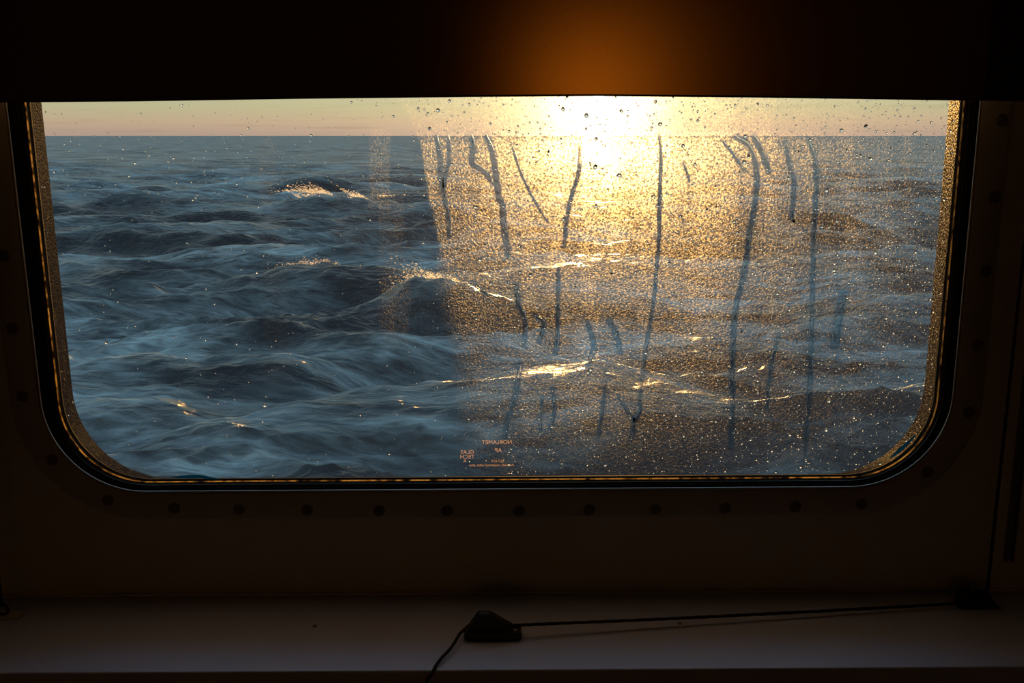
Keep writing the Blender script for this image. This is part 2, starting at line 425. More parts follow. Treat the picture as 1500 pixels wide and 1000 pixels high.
# rubber gasket: two rounded lips
gk = []
def prof(p0, p1, bulge, n, y_up):
    for k in range(n+1):
        t = k/n
        args = tuple(p0[i]*(1-t)+p1[i]*t for i in range(5))
        yield grow(args[:5], 0, 0), t
def gasket():
    P = [(SEAM, D-0.002), (SEAM, D+0.001)]
    loops = [grow(SEAM, -0.0005, D-0.002)]
    def seg(A, B, yA, yB, bulge, n=9):
        for k in range(1, n+1):
            t = k/n
            args = tuple(A[i]*(1-t)+B[i]*t for i in range(5))
            y = yA*(1-t)+yB*t - bulge*math.sin(math.pi*t)
            loops.append(rloop(*args, y))
    seg(SEAM, RID1, D-0.001, D+0.006, 0.003)
    seg(RID1, RID2, D+0.006, GY-0.0003, 0.0035)
    return loops
loft('gasket', gasket(), M_rubber, win)
loft('outer_gasket', [grow(RID2, 0.001, GY+0.009), grow(RID2, 0.0004, GY+0.0095), grow(RID2, 0.0004, GY+0.012), grow(RID2, 0.002, GY+0.014)], M_rubber, win)
# wet outer reveal, splayed
def lerp_args(A, B, t): return tuple(A[i]*(1-t)+B[i]*t for i in range(5))
rv = []
for k in range(9):
    t = k/8
    rv.append(rloop(*lerp_args(RID2, OPEN, t), (GY+0.009)*(1-t)+OY*t))
rv.append(grow(OPEN, 0.003, OY+0.003)); rv.append(grow(OPEN, 0.012, OY+0.0035))
loft('outer_reveal', rv, M_reveal, win)
M_ridge = mat('gasket_ridge_rubber', (0.02, 0.015, 0.012), 0.22)
def ridge(args, y, r): 
    o = loft('gasket_ridge', torus_loops(args, 0, y, r), M_ridge, win, closed=True); o['label'] = 'thin glossy ridge of the black seal'
ridge(RID1, D+0.0050, 0.0009)
def m_gold_glint():
    m = bpy.data.materials.new('gold_glint'); m.use_nodes = True; t = m.node_tree; t.nodes.clear()
    tl = N(t, 'ShaderNodeBsdfTranslucent'); gs = N(t, 'ShaderNodeBsdfGlossy'); gs.inputs['Roughness'].default_value = 0.25
    df = N(t, 'ShaderNodeBsdfDiffuse'); df.inputs[0].default_value = (0.03, 0.02, 0.012, 1)
    o = N(t, 'ShaderNodeTexCoord'); n = N(t, 'ShaderNodeTexNoise'); n.inputs['Scale'].default_value = 120; n.inputs['Detail'].default_value = 4
    t.links.new(o.outputs['Object'], n.inputs['Vector'])
    c = ramp_n(t, n.outputs[0], [(0.36, (0.10, 0.06, 0.02)), (0.56, (1.0, 0.80, 0.45))]); t.links.new(c, tl.inputs[0])  # gold of the sun glint put into the translucent colour
    a = N(t, 'ShaderNodeMixShader'); a.inputs[0].default_value = 0.85; t.links.new(df.outputs[0], a.inputs[1]); t.links.new(tl.outputs[0], a.inputs[2])
    b = N(t, 'ShaderNodeMixShader'); b.inputs[0].default_value = 0.06; t.links.new(a.outputs[0], b.inputs[1]); t.links.new(gs.outputs[0], b.inputs[2])
    ou = N(t, 'ShaderNodeOutputMaterial'); t.links.new(b.outputs[0], ou.inputs[0])
    return m
o = loft('glint_ridge', torus_loops(RID2, -0.0004, GY-0.0011, 0.0009), m_gold_glint(), win, closed=True)  # seal ridge made as a translucent bead, added to carry the gold glint
o['label'] = 'thin seal ridge along the glass, gold sun glint put into its colour'
# pane
gl = rloop(RID2[0]-0.004, RID2[1]+0.004, RID2[2]-0.004, RID2[3]+0.004, 0.106, 0)
n = len(gl)
vv = [(p.x, GY, p.z) for p in gl]+[(p.x, GY+0.008, p.z) for p in gl]
ff = [tuple(range(n)), tuple(range(2*n-1, n-1, -1))]+[(k, n+k, n+(k+1) % n, (k+1) % n) for k in range(n)]
pane = mesh('glass_pane', vv, ff, M_glass, win)

# front wall (inside lining and outer skin, one shell)
XW = 1.35; ZC = 2.25
def rect_loop(Y, xl=-XW, xr=XW, zb=0.0, zt=ZC):
    base = rloop(*SEAM, Y); out = []
    cx, cz = (SEAM[0]+SEAM[1])/2, (SEAM[2]+SEAM[3])/2
    # each quarter of the loop goes to its own corner / sides
    for i, p in enumerate(base):
        q, k = divmod(i, NC+1)
        cxr, czr = [(xr, zb), (xr, zt), (xl, zt), (xl, zb)][q]
        h = NC/2
        if k == h: out.append(Vector((cxr, Y, czr)))
        elif (k < h) == (q in (0, 2)): out.append(Vector((p.x, Y, czr)))
        else: out.append(Vector((cxr, Y, p.z)))
    return out
WOUT = D+0.0815
def wall_loops():
    return [rect_loop(D), grow(SEAM, 0.02, D), grow(SEAM, 0.003, D+0.0005)]
wf = loft('wall_front', wall_loops(), M_wall, None, smooth=False); tag(wf, kind='structure')
hull = loft('wall_hull', [grow(OPEN, 0.004, WOUT), rect_loop(WOUT, -6, 6, -4.5, 4.5)], M_hull, None, smooth=False); tag(hull, kind='structure')

# room shell
def plane_box(name, x0, x1, y0, y1, z0, z1, m):
    bm = bmesh.new(); bm_box(bm, x0, x1, y0, y1, z0, z1)
    return tag(from_bm(name, bm, m), kind='structure')
YB = -2.3
plane_box('wall_left', -XW-0.05, -XW, YB, D, 0, ZC, M_room)
plane_box('wall_right', XW, XW+0.05, YB, D, 0, ZC, M_room)
plane_box('wall_back', -XW-0.05, XW+0.05, YB-0.05, YB, 0, ZC, M_room)
plane_box('floor', -XW-0.05, XW+0.05, YB-0.05, WOUT-0.01, -0.05, 0, M_floor)
plane_box('ceiling', -XW-0.05, XW+0.05, YB-0.05, WOUT-0.01, ZC, ZC+0.05, M_room)

# screws round the flange
SC = [(255, 744), (350, 746), (450, 747), (555, 747.5), (655, 748), (760, 748), (863, 747), (960, 746), (1062, 744), (1165, 742), (1262, 738),
      (1359, 691), (1419, 604), (1432, 505), (1445, 397), (1457, 289), (1468, 176), (5, 374), (18, 481), (33, 580), (76, 673), (158, 733)]
def screw_mesh(rng_ang):
    bm = bmesh.new()
    # countersunk cup washer
    prof_ = [(0.0072, 0.0), (0.0068, 0.0009), (0.0058, 0.0014), (0.0050, 0.0010), (0.0046, 0.0004)]
    seg = 28; rings = []
    for r, h in prof_:
        rings.append([bm.verts.new((r*math.cos(2*math.pi*k/seg), -h, r*math.sin(2*math.pi*k/seg))) for k in range(seg)])
    for a, b in zip(rings, rings[1:]):
        for k in range(seg): bm.faces.new((a[k], a[(k+1) % seg], b[(k+1) % seg], b[k]))
    # head with a cross recess
    rings = []
    for r, h in [(0.0047, 0.0003), (0.0044, 0.0013), (0.0034, 0.0018), (0.0024, 0.0020)]:
        rings.append([bm.verts.new((r*math.cos(2*math.pi*k/seg), -h, r*math.sin(2*math.pi*k/seg))) for k in range(seg)])
    for a, b in zip(rings, rings[1:]):
        for k in range(seg): bm.faces.new((a[k], a[(k+1) % seg], b[(k+1) % seg], b[k]))
    cross = []
    for k in range(seg):
        a = 2*math.pi*k/seg; rr = 0.0021 if (k % 7) in (0, 1, 6) else 0.0009
        cross.append(bm.verts.new((rr*math.cos(a), -0.0004 if rr > 0.001 else -0.0008, rr*math.sin(a))))
    for k in range(seg): bm.faces.new((rings[-1][k], rings[-1][(k+1) % seg], cross[(k+1) % seg], cross[k]))
    bm.faces.new(cross)
    bmesh.ops.rotate(bm, verts=bm.verts, cent=(0, 0, 0), matrix=Matrix.Rotation(rng_ang, 3, 'Y'))
    return bm
s0 = None
for i, (u, v) in enumerate(SC):
    p = at(u, v, D-0.0045)
    if s0 is None:
        s0 = from_bm('screw', screw_mesh(0.3), M_screw, None, True); o = s0
    else:
        o = s0.copy(); C.objects.link(o)
    o.parent = win; o.location = p - win.location; o.rotation_euler = (0, random.uniform(0, 1.5), 0)

# scraps of teal film caught under the gasket lip
def scrap(name, pts, w):
    vv, ff = [], []
    for i, (u, v) in enumerate(pts):
        p = at(u, v, GY-0.0036); q = at(u, v-w*math.sin(math.pi*(i+0.5)/len(pts)), GY-0.0036)
        for a in (p, q): vv += [a, a+Vector((0, -0.0006, 0))]
    for i in range(len(pts)-1):
        a, b = i*4, i*4+4
        ff += [(a+1, b+1, b+3, a+3), (a, a+2, b+2, b), (a+2, a+3, b+3, b+2), (a, b, b+1, a+1)]
    ff += [(0, 1, 3, 2)]
    e = 4*(len(pts)-1); ff += [(e, e+2, e+3, e+1)]
    o = mesh(name, vv, ff, M_tape, win); o['label'] = 'teal strip of protective film caught in the seal'
scrap('film_scrap', [(252, 699), (262, 700), (274, 700), (286, 700), (296, 700), (306, 701), (320, 702)], 5)
scrap('film_scrap', [(1304, 671), (1311, 667), (1318, 662), (1326, 655), (1333, 648), (1341, 638)], 7)

# etched maker's mark, seen from behind so it reads mirrored
def text(body, u, v, size_px, squash=1.0):
    cu = bpy.data.curves.new('glass_marking', 'FONT'); cu.body = body; cu.align_x = 'CENTER'; cu.align_y = 'CENTER'
    cu.size = size_px*0.00083; cu.extrude = 0.00005
    tmp = bpy.data.objects.new('tmp', cu); C.objects.link(tmp)
    bpy.context.view_layer.update()
    me = bpy.data.meshes.new_from_object(tmp.evaluated_get(bpy.context.evaluated_depsgraph_get()))
    bpy.data.objects.remove(tmp)
    p = at(u, v, GY-0.0004)
    for vert in me.vertices:
        x, y, z = vert.co
        vert.co = (p.x-x*squash, p.y+z, p.z+y)
    o = link_mesh('glass_marking', me, M_mark, None)
    o.parent = pane
    o['label'] = 'etched lettering on the glass, mirrored'
bpy.context.view_layer.update()
text('NORLAMET', 728, 647.5, 8.5); text('AP', 730, 659.5, 9)
text('GLAS', 684.5, 662, 8.5); text('TECH', 684.5, 669, 8.5); text('A', 681, 675, 7)
text('ISO 614', 729, 675, 5.5); text('thermally toughened safety glass', 720, 681, 5.0, 1.02)

# ------------------------------------------------------------------ salt film + drops + water runs
FY = GY+0.0086
RUNS = [
 ([(640,198),(644,230),(647,270),(655,310),(658,345)], 7, 'below the horizon, first from the left edge of the salt haze'),
 ([(656,196),(658,230),(652,262),(649,275)], 6, 'short run just right of the leftmost one'),
 ([(690,196),(693,215),(692,238),(708,250),(722,268)], 8, 'hooked run left of the sun'),
 ([(712,197),(722,225),(727,262),(731,290),(736,300),(738,330),(744,372)], 9, 'thick run ending in a long thin tail left of the sun'),
 ([(750,212),(760,245),(778,285),(802,325)], 4, 'slanting run left of the sun'),
 ([(849,215),(848,250),(838,285),(831,315),(826,360)], 6, 'run directly below the sun'),
 ([(965,196),(968,230),(966,300),(965,350),(961,400),(957,440),(948,500),(941,550),(936,590)], 6, 'long run right of the sun'),
 ([(1078,200),(1098,215),(1108,250),(1107,290),(1098,340),(1090,400),(1078,450),(1073,520),(1072,600),(1070,655)], 8, 'longest run, midway between the sun and the right frame'),
 ([(1104,198),(1117,225),(1126,250)], 9, 'short wide run at the head of the longest one'),
 ([(1058,206),(1076,228),(1090,250)], 5, 'short slanting run left of the longest one'),
 ([(1184,204),(1193,232),(1196,275),(1192,340),(1190,420),(1188,520),(1184,600),(1178,680)], 7, 'long run nearest the right frame'),
 ([(1151,208),(1156,240),(1163,268),(1159,320)], 7, 'run left of the one nearest the right frame'),
 ([(756,420),(760,445),(769,470),(768,505)], 7, 'first of the short runs above the golden wave crest'),
 ([(783,462),(796,475),(791,500)], 7, 'bent second of the short runs above the golden wave crest'),
 ([(818,392),(817,440),(817,480),(814,518)], 6, 'straight run above the golden wave crest'),
 ([(860,472),(867,492),(870,510),(862,532)], 8, 'kinked run above the golden wave crest'),
 ([(893,470),(903,492),(908,515)], 9, 'broad smudge of a run above the golden wave crest'),
 ([(762,535),(758,560),(752,590),(743,615),(739,640)], 8, 'run left of the golden wave crest reaching the lowest part of the pane'),
 ([(808,566),(812,595),(806,630)], 6, 'dark run under the golden wave crest'),
 ([(794,582),(791,608),(792,632)], 5, 'faint run under the golden wave crest'),
 ([(886,570),(882,600),(877,640)], 6, 'middle run under the golden wave crest'),
 ([(906,580),(918,600),(928,615),(926,640)], 6, 'left arm of the forked run under the golden wave crest'),
 ([(939,592),(936,606),(928,616)], 6, 'right arm of the forked run under the golden wave crest'),
 ([(1140,492),(1132,525),(1126,560),(1124,600)], 6, 'faint run between the two long ones at the right'),
 ([(1236,430),(1229,460),(1222,505)], 12, 'broad pale run low beside the right frame'),
 ([(1001,238),(1006,252),(1010,265)], 4, 'tiny run beside the long one right of the sun'),
 ([(692,412),(704,424),(716,432)], 5, 'small slanting run over the dark wave'),
]
def smooth_poly(pts, step=2.0):
    P = [np.array(p, float) for p in pts]; P = [2*P[0]-P[1]]+P+[2*P[-1]-P[-2]]; out = []
    for i in range(1, len(P)-2):
        a, b, c, d = P[i-1:i+3]; n = max(2, int(np.linalg.norm(c-b)/step))
        for k in range(n):
            t = k/n; out.append(0.5*((2*b)+(c-a)*t+(2*a-5*b+4*c-d)*t*t+(-a+3*b-3*c+d)*t**3))
    out.append(P[-2]); return np.array(out)
def vnoise(x, y, seed=0):
    """smooth value noise, numpy"""
    def h(i, j):
        n = (i*374761393 + j*668265263 + seed*1442695040888963407 % 1000003).astype(np.int64)
        n = (n ^ (n >> 13))*1274126177
        return ((n ^ (n >> 16)) & 0xffff)/65535.0
    xi = np.floor(x).astype(np.int64); yi = np.floor(y).astype(np.int64)
    fx = x-xi; fy = y-yi; fx = fx*fx*(3-2*fx); fy = fy*fy*(3-2*fy)
    return (h(xi, yi)*(1-fx)+h(xi+1, yi)*fx)*(1-fy)+(h(xi, yi+1)*(1-fx)+h(xi+1, yi+1)*fx)*fy
def fbm(x, y, o=4, seed=0):
    s = 0; a = 0.5; t = 0
    for k in range(o):
        s = s+a*vnoise(x*2**k, y*2**k, seed+k); t += a; a *= 0.5
    return s/t
def sstep(a, b, x):
    t = np.clip((x-a)/(b-a), 0, 1); return t*t*(3-2*t)

def density(u, v):
    """how thickly the salt lies over the pane, with some glow shaped in"""
    jag = (fbm(u*0.08, v*0.03, 3, 5)-0.5)*26
    edge = np.interp(v, [140, 200, 300, 400, 500, 600, 700], [585, 616, 634, 655, 684, 700, 720])
    fe = np.interp(v, [200, 360, 420, 700], [5, 8, 40, 70])
    main = sstep(-3, 1, (u+jag*0.35-edge)/fe*4)
    soft = sstep(1385, 1000, u)*0.6+0.4
    soft = soft*np.interp(v, [140, 190, 215], [0.10, 0.16, 1.0])  # haze thinned over the sky to keep its glow down
    low = np.interp(v, [140, 200, 330, 480, 560, 640, 700], [1, 1, 0.9, 0.66, 0.62, 0.38, 0.15])
    patch = 0.45+0.9*fbm(u*0.010, v*0.006, 4, 11)
    d = main*soft*low*patch
    d = d+main*0.5*np.exp(-((u-850)/95)**2-((v-600)/42)**2)  # painted glow: haze thickened to imitate glare below the golden crest
    # pale wiped columns on the clear side
    for (x0, x1, y0, y1, a) in [(540, 572, 195, 300, .35), (380, 404, 200, 300, .18), (385, 420, 300, 560, .08), (555, 590, 290, 470, .12), (560, 600, 410, 500, .18)]:
        d = d+a*sstep(x0-3, x0+3, u+jag*.3)*sstep(x1+3, x1-3, u+jag*.3)*sstep(y0-12, y0+6, v)*sstep(y1+25, y1-15, v)*0.7
    d = d+0.035
    # vertical washing: faint stripes
    d = d*(0.72+0.56*vnoise(u*0.07, v*0.004, 3))
    for pts, w, _ in RUNS:
        P = smooth_poly(pts, 4.0)
        x0, y0 = P.min(0)-w-8; x1, y1 = P.max(0)+w+8
        idx = np.where((u > x0) & (u < x1) & (v > y0) & (v < y1))[0]
        if len(idx) == 0: continue
        dist = np.full(len(idx), 1e9)
        for q in P: dist = np.minimum(dist, np.hypot(u[idx]-q[0], v[idx]-q[1]))
        dist = dist + (fbm(u[idx]*0.3, v[idx]*0.12, 2, 9)-0.5)*3.0
        clean = sstep(w*0.62+1.2, w*0.62-1.2, dist)
        d[idx] = d[idx]*(1-0.80*clean)
    return d

STEP = 0.0011
xs = np.arange(RID2[0]+0.001, RID2[1]-0.001, STEP); zs = np.arange(RID2[2]+0.001, RID2[3]-0.001, STEP)
X, Z = np.meshgrid(xs, zs)
P3 = np.stack([X.ravel(), np.full(X.size, FY), Z.ravel()], 1)
u_, v_ = project(P3); dens = density(u_, v_)
nx, nz_ = len(xs), len(zs)
# cut the sheet to the pane's rounded corners
R_ = RID2[4]-0.001
cx = np.clip(X, RID2[0]+R_, RID2[1]-R_); cz = np.clip(Z, RID2[2]+R_, RID2[3]-R_)
inside = (np.hypot(X-cx, Z-cz) < R_-0.001)
def grid_mesh(name, P, nx, ny, mask=None, attrs=None, smooth=True):
    i, j = np.meshgrid(np.arange(nx-1), np.arange(ny-1)); a = (j*nx+i).ravel()
    q = np.stack([a, a+1, a+nx+1, a+nx], 1)
    if mask is not None:
        mk = mask.ravel(); q = q[mk[q].all(1)]
        used = np.unique(q); remap = np.full(len(P), -1); remap[used] = np.arange(len(used))
        P = P[used]; q = remap[q]
        if attrs: attrs = {k: v[used] for k, v in attrs.items()}
    me = bpy.data.meshes.new(name)
    me.vertices.add(len(P)); me.vertices.foreach_set('co', P.astype(np.float32).ravel())
    me.loops.add(q.size); me.loops.foreach_set('vertex_index', q.astype(np.int32).ravel())
    me.polygons.add(len(q)); me.polygons.foreach_set('loop_start', (np.arange(len(q))*4).astype(np.int32))
    me.polygons.foreach_set('loop_total', np.full(len(q), 4, np.int32))
    me.update(calc_edges=True)
    if smooth: me.polygons.foreach_set('use_smooth', np.ones(len(q), bool))
    for k, vvv in (attrs or {}).items():
        at_ = me.attributes.new(k, 'FLOAT', 'POINT'); at_.data.foreach_set('value', vvv.astype(np.float32))
    return me
me = grid_mesh('salt_film', P3, nx, nz_, inside, {'salt': dens})
fo = link_mesh('salt_film', me, M_film, win)
tag(fo, 'dried salt and fine spray hazing the glass right of centre', kind='stuff')

# water runs: thin flat-topped ribbons of water on the cleaned tracks
for pts, w, where in RUNS:
    P = smooth_poly(pts, 3.0); n = len(P); vv = []; ff = []
    prof_ = [(-1, 0), (-0.8, 0.7), (-0.45, 1), (0, 1.03), (0.45, 1), (0.8, 0.7), (1, 0)]
    m_ = len(prof_)
    for i, q in enumerate(P):
        t = i/(n-1); ww = w*0.5*min(1, 0.35+5*t)*min(1, 0.35+5*(1-t))*(0.8+0.35*random.random())
        dq = P[min(i+1, n-1)]-P[max(i-1, 0)]; dq = dq/np.linalg.norm(dq); s = np.array([-dq[1], dq[0]])
        for a, h in prof_:
            c = q+s*a*ww; p = at(c[0], c[1], FY+0.0006)
            vv.append(p+Vector((0, 0.00022*h, 0)))
    for i in range(n-1):
        for k in range(m_-1):
            ff.append((i*m_+k, i*m_+k+1, (i+1)*m_+k+1, (i+1)*m_+k))
        ff.append((i*m_+m_-1, i*m_, (i+1)*m_, (i+1)*m_+m_-1))
    ff.append(tuple(range(m_))[::-1]); ff.append(tuple((n-1)*m_+k for k in range(m_)))
    o = mesh('water_streak', vv, ff, M_run, None, False)
    tag(o, 'water streak, '+where, 'water streak', 'water streaks on the window')

# droplets, one sheet nobody could count
def drops():
    V, Fc = [], []; seg, rn = 8, 3
    cand = []
    while len(cand) < 12000:
        u = random.uniform(60, 1400); v = random.uniform(140, 702)
        if u < float(np.interp(v, [140, 200, 300, 400, 500, 600, 700], [590, 622, 645, 668, 700, 720, 740])): pr = 0.28 if v < 290 else 0.06
        else: pr = 0.95 if v < 420 else 0.5
        if u > 1362: pr = 1.0; u = random.choice((u, random.uniform(1362, 1400)))
        if 140 < v < 196: pr *= 0.6
        if random.random() > pr: continue
        p = at(u, v, FY)
        a = min(max(p.x, RID2[0]+R_), RID2[1]-R_); b = min(max(p.z, RID2[2]+R_), RID2[3]-R_)
        if math.hypot(p.x-a, p.z-b) > R_-0.003 or p.x < RID2[0]+.003 or p.x > RID2[1]-.003: continue
        cand.append((p, random.lognormvariate(-0.45, 0.55)*(0.0008 if u > 620 else 0.0006)))
    for (u, v, r) in [(865, 541, .0028), (854, 537, .0014), (866, 546, .0012), (156, 502, .0022), (1187, 205, .002), (1022, 163, .0016), (1110, 152, .0015), (1110, 558, .0016), (953, 560, .0014)]:
        cand.append((at(u, v, FY), r))
    for p, r in cand:
        r = min(r, 0.003); b = len(V); el = random.uniform(0.8, 1.35); tilt = random.uniform(-.5, .5)
        ct, st_ = math.cos(tilt), math.sin(tilt)
        y0 = FY+0.0004
        for j in range(rn):
            a = j/rn*math.pi/2; rr = r*math.cos(a); h = r*0.55*math.sin(a)
            for k in range(seg):
                th = 2*math.pi*k/seg; x = rr*math.cos(th)/math.sqrt(el); z = rr*math.sin(th)*math.sqrt(el)
                V.append((p.x+x*ct-z*st_, y0+h, p.z+x*st_+z*ct))
        V.append((p.x, y0+r*0.55, p.z))
        for j in range(rn-1):
            for k in range(seg): Fc.append((b+j*seg+k, b+(j+1)*seg+k, b+(j+1)*seg+(k+1) % seg, b+j*seg+(k+1) % seg))
        for k in range(seg): Fc.append((b+(rn-1)*seg+k, b+rn*seg, b+(rn-1)*seg+(k+1) % seg))
        Fc.append(tuple(b+k for k in range(seg)))
    return V, Fc
V, Fc = drops()
o = mesh('water_droplets', V, Fc, M_drop, None, True)
tag(o, 'fine water droplets scattered over the outside of the window glass', 'droplets', kind='stuff')

# ------------------------------------------------------------------ sill
SZ = at(750, 869, D).z
YF = at_z(750, 981, SZ).y
bm = bmesh.new()
bm_box(bm, -XW+0.002, XW-0.002, YF, D-0.0005, SZ-0.03, SZ, 0.0022, 3)
bm_box(bm, -XW+0.002, XW-0.002, YF+0.03, YF+0.045, 0.0, SZ-0.03)
sill = from_bm('window_sill', bm, M_sill, win, False)
for u, v in [(461, 917), (996, 913)]:
    p = at_z(u, v, SZ); bm = bmesh.new()
    bm_cyl(bm, (p.x, p.y, p.z+0.0005), 0.0028, 0.0012, 'Z', 16, 0.002)
    o = from_bm('sill_screw', bm, M_trim, None, True); o.parent = sill
    o.matrix_parent_inverse = (Matrix.Translation(win.location) @ sill.matrix_parent_inverse).inverted()
# edge strip between wall lining and sill, and the metal channel on the right
bm = bmesh.new(); bm_box(bm, -XW+0.002, XW-0.002, D-0.004, D-0.0003, SZ+0.0002, SZ+0.004, 0.001, 1)
tag(from_bm('trim_1', bm, M_wall), kind='structure')
bt = at(1478, 823, D-0.006)
bm = bmesh.new()
for a in (-0.0045, 0.0035):
    bm_box(bm, bt.x+a, bt.x+a+0.0016, D-0.008, D-0.0003, bt.z, ZC-0.01)
bm_box(bm, bt.x-0.0045, bt.x+0.005, D-0.0018, D-0.0003, bt.z, ZC-0.01)
tag(from_bm('trim_2', bm, M_trim), kind='structure')

# ------------------------------------------------------------------ roller blind
BY = 1.055
blind = empty('roller_blind', (0, BY, at(750, 143, BY).z))
tag(blind, 'dark brown roller blind pulled down over the top of the window', 'blind')
def bottom_z(x):
    pr = [(0, 150), (200, 148.3), (450, 144.5), (700, 142), (870, 141), (1100, 143), (1300, 146), (1500, 149)]
    uu = 750+x*F/(BY*math.cos(PITCH))
    v = np.interp(uu, [a for a, _ in pr], [b for _, b in pr])
    return at(750+x*1290, float(v), BY).z
XB = 0.605
nX = 60; vv = []; ff = []
zt = CAMZ+0.36
cols = [-XB+2*XB*i/nX for i in range(nX+1)]
def slab(name, zlo, zhi, y0, y1, m, parent, nz=14, wave=0.0):
    vv, ff = [], []
    for i, x in enumerate(cols):
        a, b = zlo(x), zhi(x)
        for j in range(nz+1):
            z = a+(b-a)*j/nz; w = wave*math.sin(x*9+z*4)
            vv += [(x, y0+w, z), (x, y1+w, z)]
    s = 2*(nz+1)
    for i in range(nX):
        for j in range(nz):
            a = i*s+2*j; b = a+s
            ff += [(a, b, b+2, a+2), (a+1, a+3, b+3, b+1)]
        a = i*s; b = a+s; ff += [(a, a+1, b+1, b)]; a += 2*nz; b += 2*nz; ff += [(a, b, b+1, a+1)]
    for i in (0, nX):
        for j in range(nz):
            a = i*s+2*j; ff.append((a, a+2, a+3, a+1) if i == 0 else (a, a+1, a+3, a+2))
    return mesh(name, vv, ff, m, parent, False)
def sheet(name, zlo, zhi, m, parent, nz=30):
    vv = []; ff = []
    for x in cols:
        a, b = zlo(x), zhi(x)
        for j in range(nz+1):
            z = a+(b-a)*j/nz; vv.append((x, BY+0.0007*math.sin(x*9+z*5), z))
    for i in range(nX):
        for j in range(nz):
            k = i*(nz+1)+j; ff.append((k, k+nz+1, k+nz+2, k+1))
    return mesh(name, vv, ff, m, parent, True)
sheet('fabric', lambda x: bottom_z(x)+0.002, lambda x: zt, M_blind, blind)
slab('bottom_rail', lambda x: bottom_z(x), lambda x: bottom_z(x)+0.0022, BY-0.0015, BY+0.0015, M_rail, blind, nz=3)
bm = bmesh.new(); bm_cyl(bm, (0, BY+0.012, zt+0.012), 0.017, 2*XB, 'X', 28); from_bm('roller', bm, M_rail, blind, True)
for s in (-1, 1):
    bm = bmesh.new(); x = s*(XB+0.008)
    bm_box(bm, x-0.003, x+0.003, BY-0.015, D-0.0003, zt-0.02, zt+0.045, 0.001, 1); from_bm('end_bracket', bm, M_black, blind)

# ------------------------------------------------------------------ cords and their fittings
cz = SZ+0.0105
pb = at_z(1438, 889, SZ)                                  # right corner bracket on the sill
gx = at(1446, 868, pb.y+0.003)
guide_y = gx.y
# right bracket: wedge foot, cheek plates and a pulley
br = empty('cord_pulley', (pb.x, pb.y, SZ)); tag(br, 'small dark cord pulley bracket screwed to the sill at the right corner', 'bracket', )
bm = bmesh.new()
prof_ = [(-0.030, 0), (0.022, 0), (0.012, 0.006), (0.006, 0.018), (-0.004, 0.020), (-0.010, 0.008), (-0.030, 0.006)]
a = [bm.verts.new((pb.x+x, pb.y-0.006, SZ+0.0003+z)) for x, z in prof_]; b = [bm.verts.new((pb.x+x, pb.y+0.010, SZ+0.0003+z)) for x, z in prof_]
bm.faces.new(a); bm.faces.new(b[::-1])
for k in range(len(a)): bm.faces.new((a[k], b[k], b[(k+1) % len(a)], a[(k+1) % len(a)]))
bmesh.ops.bevel(bm, geom=list(bm.edges), offset=0.001, segments=2, affect='EDGES')
from_bm('bracket_body', bm, M_black, br)
bm = bmesh.new(); q = Vector((pb.x-0.020, pb.y+0.002, SZ+0.0125))
prf = [(0.0055, -0.004), (0.0105, -0.004), (0.0105, -0.0028), (0.0075, -0.001), (0.0075, 0.001), (0.0105, 0.0028), (0.0105, 0.004), (0.0015, 0.004)]
rings = [[bm.verts.new((q.x+r*math.cos(2*math.pi*k/24), q.y+y, q.z+r*math.sin(2*math.pi*k/24))) for k in range(24)] for r, y in prf]
for r0, r1 in zip(rings, rings[1:]):
    for k in range(24): bm.faces.new((r0[k], r0[(k+1) % 24], r1[(k+1) % 24], r1[k]))
bm.faces.new(rings[-1]); bm.faces.new(rings[0])
from_bm('pulley_wheel', bm, M_black, br, True)
bm = bmesh.new(); bm_cyl(bm, (pb.x+0.012, pb.y+0.001, SZ+0.0065), 0.003, 0.003, 'Z', 14, 0.002); from_bm('screw', bm, M_screw, br, True)
# left bracket, cut by the frame
pl = at_z(10, 905, SZ)
bl = empty('cord_eye', (pl.x, pl.y, SZ)); tag(bl, 'flat metal cord eye plate on the sill at the left edge of the picture', 'bracket')
bm = bmesh.new(); bm_box(bm, pl.x-0.035, pl.x+0.017, pl.y-0.004, pl.y+0.012, SZ+0.0002, SZ+0.0022, 0.0008, 2); from_bm('plate', bm, M_wall, bl)
bm = bmesh.new()
R0 = 0.0065
for k in range(20):
    pass
ring = []
for i in range(24):
    A = 2*math.pi*i/24; rr = []
    for j in range(8):
        B = 2*math.pi*j/8; r = R0+0.0016*math.cos(B)
        rr.append(bm.verts.new((pl.x-0.006+r*math.cos(A), pl.y+0.004+0.0016*math.sin(B), SZ+0.0088+r*math.sin(A))))
    ring.append(rr)
for i in range(24):
    for j in range(8): bm.faces.new((ring[i][j], ring[(i+1) % 24][j], ring[(i+1) % 24][(j+1) % 8], ring[i][(j+1) % 8]))
from_bm('eye', bm, M_black, bl, True)
# guide cords: taut verticals
gtop = zt-0.01
go = tube('guide_cord', [(gx.x, guide_y, SZ+0.019), (gx.x, guide_y, SZ+0.3), (gx.x, guide_y, gtop)], 0.0019, M_cord)
tag(go, 'taut dark vertical cord down the wall at the right of the window', 'cord', 'blind guide cords')
lx = at(3, 880, pl.y+0.004)
go = tube('guide_cord', [(lx.x-0.001, pl.y+0.004, SZ+0.0165), (lx.x, pl.y+0.004, SZ+0.25), (lx.x, pl.y+0.004, gtop)], 0.0019, M_cord)
tag(go, 'taut dark vertical cord at the left edge of the picture', 'cord', 'blind guide cords')

